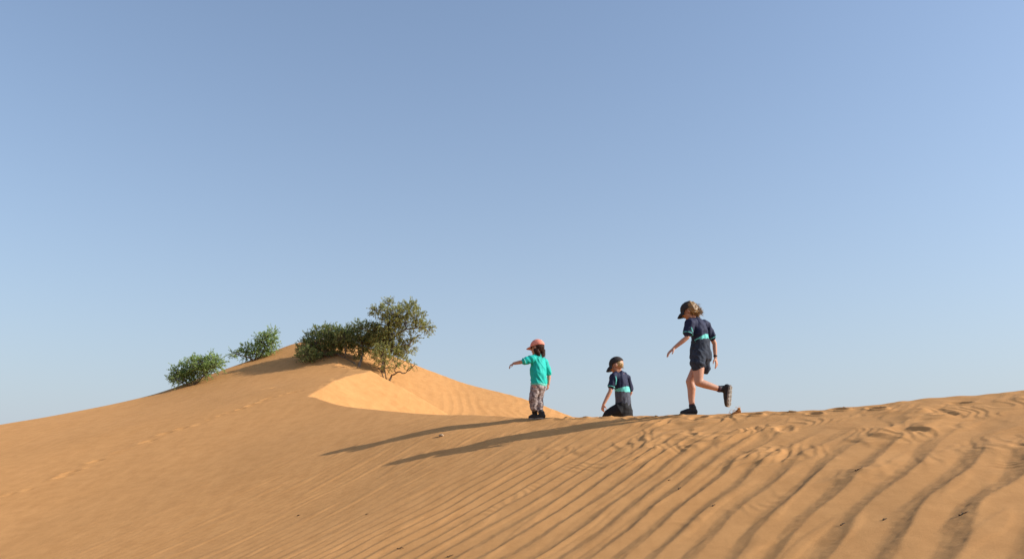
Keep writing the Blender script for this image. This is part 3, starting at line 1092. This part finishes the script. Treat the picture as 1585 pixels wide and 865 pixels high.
def runner():
    Y0 = 9.0
    z = zoomed(1010, 450, 4.12)
    J = lambda x, y, d=0.0: z(x, y, Y0 + d)
    b = J(238, 795, .02)
    b.z = ground_at(b.x, b.y)
    t = root("person", b, "tallest child running in navy and turquoise shirt, charcoal shorts, dark cap, one boot kicked back", "person", None)
    lv, fv = Vector((-.67, -.74, 0)), Vector((-.74, .67, 0))
    g = Geo()
    hd = Head(J(233, 131, -.03), (-.86, .30, -.36), (-.36, .1, 1), .194)
    hd.flesh(g)
    sl, sr = J(238, 208, -.11), J(343, 224, .11)
    el, wl = J(221, 297, -.15), J(136, 366, -.14)
    er, wr = J(396, 338, .15), J(401, 428, .13)
    g.loft([J(292, 215), J(272, 185), J(250, 158, -.02)], [.06, .043, .042])
    pel, wai, che, shc = J(308, 415), J(306, 335), J(298, 260), J(290, 214)
    g.loft([pel, wai, che, shc], [.115, .095, .112, .10], [.088, .078, .085, .062], side=lv)
    g.loft([sl, sl.lerp(el, .5), el, el.lerp(wl, .3), wl], [.036, .032, .026, .027, .0185])
    g.loft([sr, sr.lerp(er, .5), er, er.lerp(wr, .3), wr], [.036, .032, .026, .026, .0185])
    hand(g, wl, (-.72, .1, -.62), (-.55, -.25, .75), .135, True, curl=0.22, spread=.5)
    hand(g, wr, (.18, .05, -1), (.75, -.62, 0), .130, False, curl=0.28, spread=.3)
    hl, kl, al = J(290, 428, -.06), J(294, 583, -.10), J(425, 626, -.07)
    hr, kr, ar = J(322, 432, .06), J(238, 578, .03), J(252, 735, .03)
    g.loft([hl, hl.lerp(kl, .5), kl.lerp(hl, .12), kl], [.078, .064, .050, .047])
    g.loft([kl, kl.lerp(al, .28), kl.lerp(al, .7), al], [.046, .045, .036, .029])
    g.loft([hr, hr.lerp(kr, .5), kr.lerp(hr, .12), kr], [.078, .064, .050, .046])
    g.loft([kr, kr.lerp(ar, .28) + Vector((.012, 0, 0)), kr.lerp(ar, .7), ar], [.045, .047, .036, .030])
    g.skin("body", SKIN, t, voxel=0.0055, smooth=4)
    hd.face(t, True)
    # shirt
    s = Geo()
    top, low = J(286, 190), J(310, 345)
    s.loft([J(281, 192), J(288, 212), che, J(302, 300), J(307, 334)], [.068, .112, .122, .110, .108], [.052, .070, .090, .086, .090], side=lv, cap=2)
    cl = sl.lerp(el, .70)
    cr = sr.lerp(er, .62)
    s.loft([J(262, 200, -.07), sl, sl.lerp(el, .4), cl], [.052, .058, .054, .056], cap=1)
    s.loft([J(318, 210, .06), sr, sr.lerp(er, .35), cr], [.052, .057, .050, .050], cap=1)
    sh = s.skin("shirt", [NAVY, TURQ, NAVY], t, voxel=0.006, smooth=4, warp=folds(0.009, 12, (1.3, 1, .7)), slot=team_shirt(top, low, (.74, -.67, 0), 0.90, 0.17))
    cuff(sh, sl.lerp(el, .5), sl.lerp(el, .70), .0575, TURQ)
    cuff(sh, sr.lerp(er, .4), sr.lerp(er, .62), .0515, TURQ)
    Geo().loft([J(248, 235, -.185), J(252, 262, -.17), J(247, 282, -.15)], [.006, .013, .006], [.005, .006, .005], side=(1, 0, 0), n=10).obj("side_panel", TURQ, sh)
    # shorts
    s = Geo()
    s.loft([J(307, 322), J(308, 345), J(308, 400), J(306, 432)], [.110, .118, .138, .135], [.094, .102, .115, .112], side=lv, cap=1)
    s.loft([J(296, 400, -.06), J(290, 440, -.07), J(286, 474, -.085)], [.082, .080, .079], cap=1)
    s.loft([J(322, 410, .06), J(332, 450, .05), J(334, 496, .045)], [.072, .066, .060], cap=1)
    so = s.skin("shorts", CHARC, t, voxel=0.006, smooth=3, warp=folds(0.011, 13, (1, 1, .8), 3.3))
    Geo().loft([J(288, 460, -.080), J(286, 472, -.085)], [.084, .085], n=18, cap=1).skin("turned_up_hem", CHARC, so, voxel=0.006, smooth=2, warp=folds(0.005, 16))
    Geo().loft([J(307, 321), J(308, 328)], [.118, .120], [.100, .102], side=lv, n=22, cap=1).obj("waistband", CHARC, so)
    # boots
    gz = ground_at(J(235, 790).x, Y0 + .03)
    heel, toe = J(277, 792, .0), J(183, 797, .07)
    heel.z, toe.z = ground_at(heel.x, heel.y) - .006, ground_at(toe.x, toe.y) - .006
    boot(t, heel, toe, (0, 0, 1), ar + Vector((.003, 0, .0)), .088)
    boot(t, J(500, 604, -.10), J(490, 738, -.05), (-.80, .58, .08), al + Vector((-.008, 0, .002)), .088)
    for a, k in ((ar, kr), (al, kl)):
        Geo().loft([a.lerp(k, -.02), a.lerp(k, .07)], [.036, .034], n=12, cap=1).obj("sock", SOCK, t)
    Geo().loft([wr.lerp(er, .10), wr.lerp(er, .17)], [.0225, .0225], n=12, cap=1).obj("wristband", BAND, t)
    # hair and cap
    h = Geo()
    h.ell(hd.p(-.17, 0, .10), hd.f * .37 * .194, hd.l * .42 * .194, hd.u * .44 * .194)
    h.ell(J(278, 130, -.01), Vector((.040, 0, .01)), Vector((0, .065, 0)), Vector((-.01, 0, .062)))
    h.ell(J(262, 105, -.02), Vector((.055, 0, -.02)), Vector((0, .070, 0)), Vector((.0, 0, .045)))
    ho = h.skin("hair", HAIR_L, t, voxel=0.005, smooth=2, warp=folds(0.009, 22, (1, 1, 1.6)))
    rt = [J(x, y, d) for x, y in ((255, 85), (275, 95), (290, 115), (288, 135), (272, 150), (262, 90), (292, 125)) for d in (-.06, -.02, .03)]
    strands(ho, rt, .060, (1, -.1, -.15), HAIR_L, 210, .012)
    hd.cap(t, CAPDARK, tilt=.10, brim=.36, droop=.16)


def boy():
    Y0 = 10.0
    z = zoomed(900, 535, 6.65)
    J = lambda x, y, d=0.0: z(x, y, Y0 + d)
    b = J(400, 1000, .05)
    b.z = ground_at(b.x, b.y)
    t = root("person", b, "blond child in navy and grey shirt with turquoise stripe, legs hidden behind the crest", "person", None)
    lv, fv = Vector((-.64, -.77, 0)), Vector((-.77, .64, 0))
    g = Geo()
    hd = Head(J(360, 203, -.02), (-.90, .26, -.22), (-.20, .1, 1), .190)
    hd.flesh(g)
    sl, sr = J(330, 318, -.10), J(468, 330, .10)
    el, wl = J(296, 470, -.14), J(226, 606, -.15)
    er, wr = J(508, 480, .14), J(450, 570, .22)
    g.loft([J(402, 305), J(388, 275), J(378, 235)], [.055, .040, .040])
    pel, wai, che, shc = J(430, 650), J(428, 540), J(412, 400), J(402, 310)
    g.loft([pel, wai, che, shc], [.098, .088, .098, .082], [.078, .070, .076, .055], side=lv)
    g.loft([sl, sl.lerp(el, .5), el, el.lerp(wl, .3), wl], [.032, .029, .0245, .025, .0175])
    g.loft([sr, sr.lerp(er, .5), er, er.lerp(wr, .3), wr], [.032, .029, .0245, .025, .0175])
    hand(g, wl, (-.22, .0, -1), (-.5, -.85, .1), .105, True, curl=0.55, spread=.15)
    hand(g, wr, (-.5, .4, -.8), (.2, .9, .1), .105, False, curl=0.5, spread=.15)
    hl, hr = J(392, 655, -.05), J(462, 660, .05)
    fl, fr = J(262, 1000, -.02), J(510, 1000, .10)
    for q in (fl, fr):
        q.z = ground_at(q.x, q.y)
    al, ar = fl + Vector((.035, -.01, .085)), fr + Vector((.04, -.01, .085))
    kl = hl.lerp(al, .5) + Vector((-.085, .02, .02))
    kr = hr.lerp(ar, .5) + Vector((-.045, .02, .0))
    for h, k, a in ((hl, kl, al), (hr, kr, ar)):
        g.loft([h, h.lerp(k, .5), k], [.066, .056, .041])
        g.loft([k, k.lerp(a, .3), a], [.040, .039, .027])
    g.skin("body", SKIN, t, voxel=0.0055, smooth=4)
    hd.face(t, False)
    s = Geo()
    top, low = J(398, 270), J(430, 640)
    s.loft([J(392, 278), J(402, 305), che, J(424, 500), J(430, 580), J(432, 628)], [.056, .094, .106, .102, .106, .108], [.046, .062, .082, .082, .086, .088], side=lv, cap=1)
    cl, cr = sl.lerp(el, .66), sr.lerp(er, .80)
    s.loft([J(365, 300, -.06), sl, sl.lerp(el, .4), cl], [.045, .048, .044, .043], cap=1)
    s.loft([J(430, 305, .06), sr, sr.lerp(er, .4), cr], [.045, .048, .044, .042], cap=1)
    sh = s.skin("shirt", [NAVY, TURQ, SLATE], t, voxel=0.006, smooth=4, warp=folds(0.0085, 12, (1.3, 1.2, .6), 8), slot=team_shirt(top, low, (.77, -.64, 0), 0.545))
    cuff(sh, sl.lerp(el, .5), cl, .0445, TURQ)
    Geo().loft([J(352, 315, -.155), J(358, 350, -.155), J(352, 400, -.155)], [.006, .008, .005], [.005, .006, .005], side=(1, 0, 0), n=8).obj("side_stripe", TURQ, sh)
    s = Geo()
    s.loft([J(430, 600), J(430, 650), J(432, 690)], [.108, .116, .118], [.088, .098, .10], side=lv, cap=2)
    s.loft([hl, hl.lerp(kl, .5), hl.lerp(kl, .95)], [.080, .076, .072], cap=1)
    s.loft([hr, hr.lerp(kr, .5), hr.lerp(kr, .95)], [.080, .074, .070], cap=1)
    s.skin("shorts", BLACK, t, voxel=0.006, smooth=3, warp=folds(0.007, 11, (1, 1, .8), 5))
    for a, f in ((al, fl), (ar, fr)):
        h, o = f + Vector((.055, -.02, 0)), f + Vector((-.10, .05, 0))
        h.z, o.z = ground_at(h.x, h.y) - .004, ground_at(o.x, o.y) - .004
        boot(t, h, o, (-.3, 0, 1), a + Vector((0, 0, .015)), .075, collar=.033)
    h = Geo()
    h.ell(hd.p(-.10, 0, .06), hd.f * .385 * .19, hd.l * .362 * .19, hd.u * .33 * .19)
    h.ell(hd.p(-.28, 0, -.06), hd.f * .15 * .19, hd.l * .27 * .19, hd.u * .18 * .19)
    ho = h.skin("hair", HAIR_Y, t, voxel=0.005, smooth=3, warp=folds(0.003, 45, (1, 1, .5)))
    strands(ho, [hd.p(-.36, l, u) for l in (-.2, 0, .2) for u in (-.18, -.05, .1)], .014, (.5, -.2, -1), HAIR_Y, 90, .003, .0016)
    hd.cap(t, CAPDARK, tilt=.20, brim=.36, droop=.20)


def toddler():
    Y0 = 10.0
    z = zoomed(760, 510, 5.77)
    J = lambda x, y, d=0.0: z(x, y, Y0 + d)
    b = J(415, 785, .0)
    b.z = ground_at(b.x, b.y)
    t = root("person", b, "smallest child in teal shirt, blotchy trousers and coral cap, one arm stretched out", "person", None)
    lv, fv = Vector((-.60, -.80, 0)), Vector((-.80, .60, 0))
    g = Geo()
    hd = Head(J(412, 162, 0), (-.90, .42, -.06), (-.05, .05, 1), .185)
    hd.flesh(g)
    sl, sr = J(366, 262, -.08), J(474, 292, .08)
    el, wl = J(277, 288, -.12), J(203, 302, -.10)
    er, wr = J(519, 402, .11), J(514, 484, .09)
    g.loft([J(425, 260), J(416, 232), J(412, 200)], [.050, .038, .038])
    pel, wai, che, shc = J(425, 500), J(425, 430), J(422, 340), J(424, 266)
    g.loft([pel, wai, che, shc], [.092, .092, .095, .076], [.080, .078, .078, .052], side=lv)
    g.loft([sl, sl.lerp(el, .5), el, el.lerp(wl, .3), wl], [.031, .028, .0245, .0245, .0175])
    g.loft([sr, sr.lerp(er, .5), er, er.lerp(wr, .3), wr], [.031, .028, .0245, .0245, .0175])
    hand(g, wl, (-.80, .1, -.45), (-.45, -.3, .8), .100, True, curl=0.5, spread=.2)
    hand(g, wr, (-.16, .0, -1), (.75, -.6, .1), .095, False, curl=0.35, spread=.18)
    hl, kl, al = J(398, 520, -.045), J(374, 612, -.05), J(385, 722, -.02)
    hr, kr, ar = J(446, 520, .045), J(430, 615, .02), J(438, 733, -.035)
    for h, k, a in ((hl, kl, al), (hr, kr, ar)):
        g.loft([h, h.lerp(k, .5), k], [.060, .050, .038])
        g.loft([k, k.lerp(a, .3), a], [.037, .036, .025])
    g.skin("body", SKIN, t, voxel=0.0055, smooth=4)
    hd.face(t, True)
    s = Geo()
    s.loft([J(414, 228), J(422, 262), che, J(424, 420), J(427, 484)], [.056, .100, .112, .112, .112], [.046, .066, .092, .092, .092], side=lv, cap=1)
    cl, cr = sl.lerp(el, .76), sr.lerp(er, .84)
    s.loft([J(400, 262, -.05), sl, sl.lerp(el, .4), cl], [.046, .049, .045, .043], cap=1)
    s.loft([J(440, 270, .05), sr, sr.lerp(er, .4), cr], [.046, .047, .043, .041], cap=1)
    sh = s.skin("shirt", TEAL, t, voxel=0.006, smooth=4, warp=diagonal_folds)
    cuff(sh, sl, cl, .0445, TEALHEM)
    Geo().loft([J(427, 486), J(427, 491)], [.114, .114], [.094, .094], side=lv, n=22, cap=1).obj("hem", TEALHEM, sh)
    s = Geo()
    s.loft([J(424, 478), J(422, 505), J(420, 535)], [.098, .102, .098], [.086, .090, .088], side=lv, cap=1)
    s.loft([hl, hl.lerp(kl, .5), kl, kl.lerp(al, .5), kl.lerp(al, .92)], [.060, .052, .049, .046, .040], cap=1)
    s.loft([hr, hr.lerp(kr, .5), kr, kr.lerp(ar, .5), kr.lerp(ar, .92)], [.058, .049, .045, .043, .039], cap=1)
    s.skin("trousers", PRINT, t, voxel=0.006, smooth=3, warp=folds(0.008, 12, (.8, .8, 1.5), 4))
    for a, hx, ox, dy in ((al, 402, 345, .0), (ar, 474, 402, -.06)):
        h, o = J(hx, 780, dy), J(ox, 780, dy + .06)
        h.z, o.z = ground_at(h.x, h.y) - .004, ground_at(o.x, o.y) - .004
        boot(t, h, o, (0, 0, 1), a + Vector((0, 0, .01)), .074, collar=.034)
    h = Geo()
    h.ell(hd.p(-.10, 0, .06), hd.f * .40 * .185, hd.l * .39 * .185, hd.u * .42 * .185)
    h.loft([J(440, 175, .02), J(462, 190, .02), J(462, 222, .01), J(450, 252, -.03)], [.036, .034, .034, .014])
    h.loft([J(405, 185, -.05), J(420, 215, -.05), J(432, 238, -.04)], [.034, .030, .014])
    ho = h.skin("hair", HAIR_B, t, voxel=0.005, smooth=2, warp=folds(0.004, 35, (1.5, 1.5, .5)))
    strands(ho, [J(455, 180, .02), J(465, 200, .02), J(425, 205, -.05), J(450, 215, -.02)], .075, (-.05, -.1, -1), HAIR_B, 110, .006, .0018)
    hd.cap(t, CORAL, tilt=.10, brim=.33, droop=.08, flare=.2)


runner()
boy()
toddler()


# ------------------------------------------------------------------ small things on the sand
STONE = mat("pale_stone", (0.42, 0.30, 0.19), 0.9, var=0.35, scale=60, bump=0.5)
TWIG = mat("dry_twig", (0.12, 0.085, 0.052), 0.9, var=0.4, scale=60)
GRAIN = mat("flying_sand", (0.60, 0.30, 0.11), 0.95, var=0.2, scale=90)


def pebble(px, py, r, label):
    p = hit(px, py, 3.4, 16)
    p.z = ground_at(p.x, p.y)
    o = root("pebble", p, label, "stone")
    bpy.data.objects.remove(o)
    bm = bmesh.new()
    bmesh.ops.create_icosphere(bm, subdivisions=2, radius=r)
    for v in bm.verts:
        v.co *= 1 + 0.35 * mnoise.noise(v.co * (1.3 / r) + Vector((px, 0, 0)))
        v.co.z *= 0.7
    me = bpy.data.meshes.new("pebble")
    bm.to_mesh(me)
    bm.free()
    me.materials.append(STONE)
    o = bpy.data.objects.new("pebble", me)
    o.location = p + Vector((0, 0, r * .25))
    COL.objects.link(o)
    tagged(o, label, "stone")


def twig(px, py, ln, ang, label, group=None):
    p = hit(px, py, 3.4, 16)
    p.z = ground_at(p.x, p.y)
    d = Vector((math.cos(ang), math.sin(ang), 0))
    pts = []
    for i in range(6):
        t = i / 5 - .5
        q = p + d * (ln * t) + Vector((0, 0, 0))
        q += Vector((random.uniform(-.1, .1), random.uniform(-.1, .1), 0)) * ln
        q.z = ground_at(q.x, q.y) + 0.004 + random.uniform(0, .10) * ln
        pts.append(q)
    pts[1].z = ground_at(pts[1].x, pts[1].y)
    g = Geo().tube([q - p for q in pts], 0.0045, 0.002, 5)
    g.tube([pts[2] - p, pts[2] - p + Vector((-d.y, d.x, .35)) * ln * .28], 0.003, 0.0012, 4)
    o = g.obj("twig", TWIG)
    o.location = p
    tagged(o, label, "twig", group)


def scatter():
    pebble(683, 675, .030, "small pale stone lying between the two long shadows")
    tg = "dry twigs lying on the sand"
    for px, py, ln in ((1493, 801, .085), (1305, 813, .05), (1330, 737, .085), (1105, 787, .045), (1052, 762, .06), (1370, 805, .04),
                       (620, 852, .08), (697, 862, .08), (568, 798, .04), (1036, 747, .03), (462, 798, .05)):
        twig(px, py, ln * .62, random.uniform(-.5, .9), "tiny dry dark twig lying on the rippled sand", tg)
    # sand thrown up behind the running child
    ys = 8.60
    foot, end = at(1127, 642, ys), at(1146, 642, ys)
    foot.z, end.z = ground_at(foot.x, ys) - .004, ground_at(end.x, ys) - .004
    tip = Vector((at(1144, 631, ys).x, ys, at(1144, 630, ys).z))
    g = Geo()
    tet = [Vector((1, 1, 1)), Vector((-1, -1, 1)), Vector((-1, 1, -1)), Vector((1, -1, -1))]
    for i in range(2600):
        u, v = random.random() ** .7, random.random()
        p = foot.lerp(end, .25 + .75 * v).lerp(tip, (1 - u) * (.25 + .75 * v)) + rv(.006) + Vector((0, random.uniform(-.035, .035), 0))
        if random.random() < .03:
            p += Vector((random.uniform(-.05, .02), 0, random.uniform(0, .03)))
        s = random.uniform(.0012, .0032)
        k = len(g.v)
        g.v += [p + q * s for q in tet]
        g.f += [(k, k + 1, k + 2), (k, k + 3, k + 1), (k, k + 2, k + 3), (k + 1, k + 3, k + 2)]
    o = g.obj("sand_spray", GRAIN, None, smooth=False)
    o["kind"] = "stuff"
    o["label"] = "small wedge of kicked up sand behind the running child"


scatter()
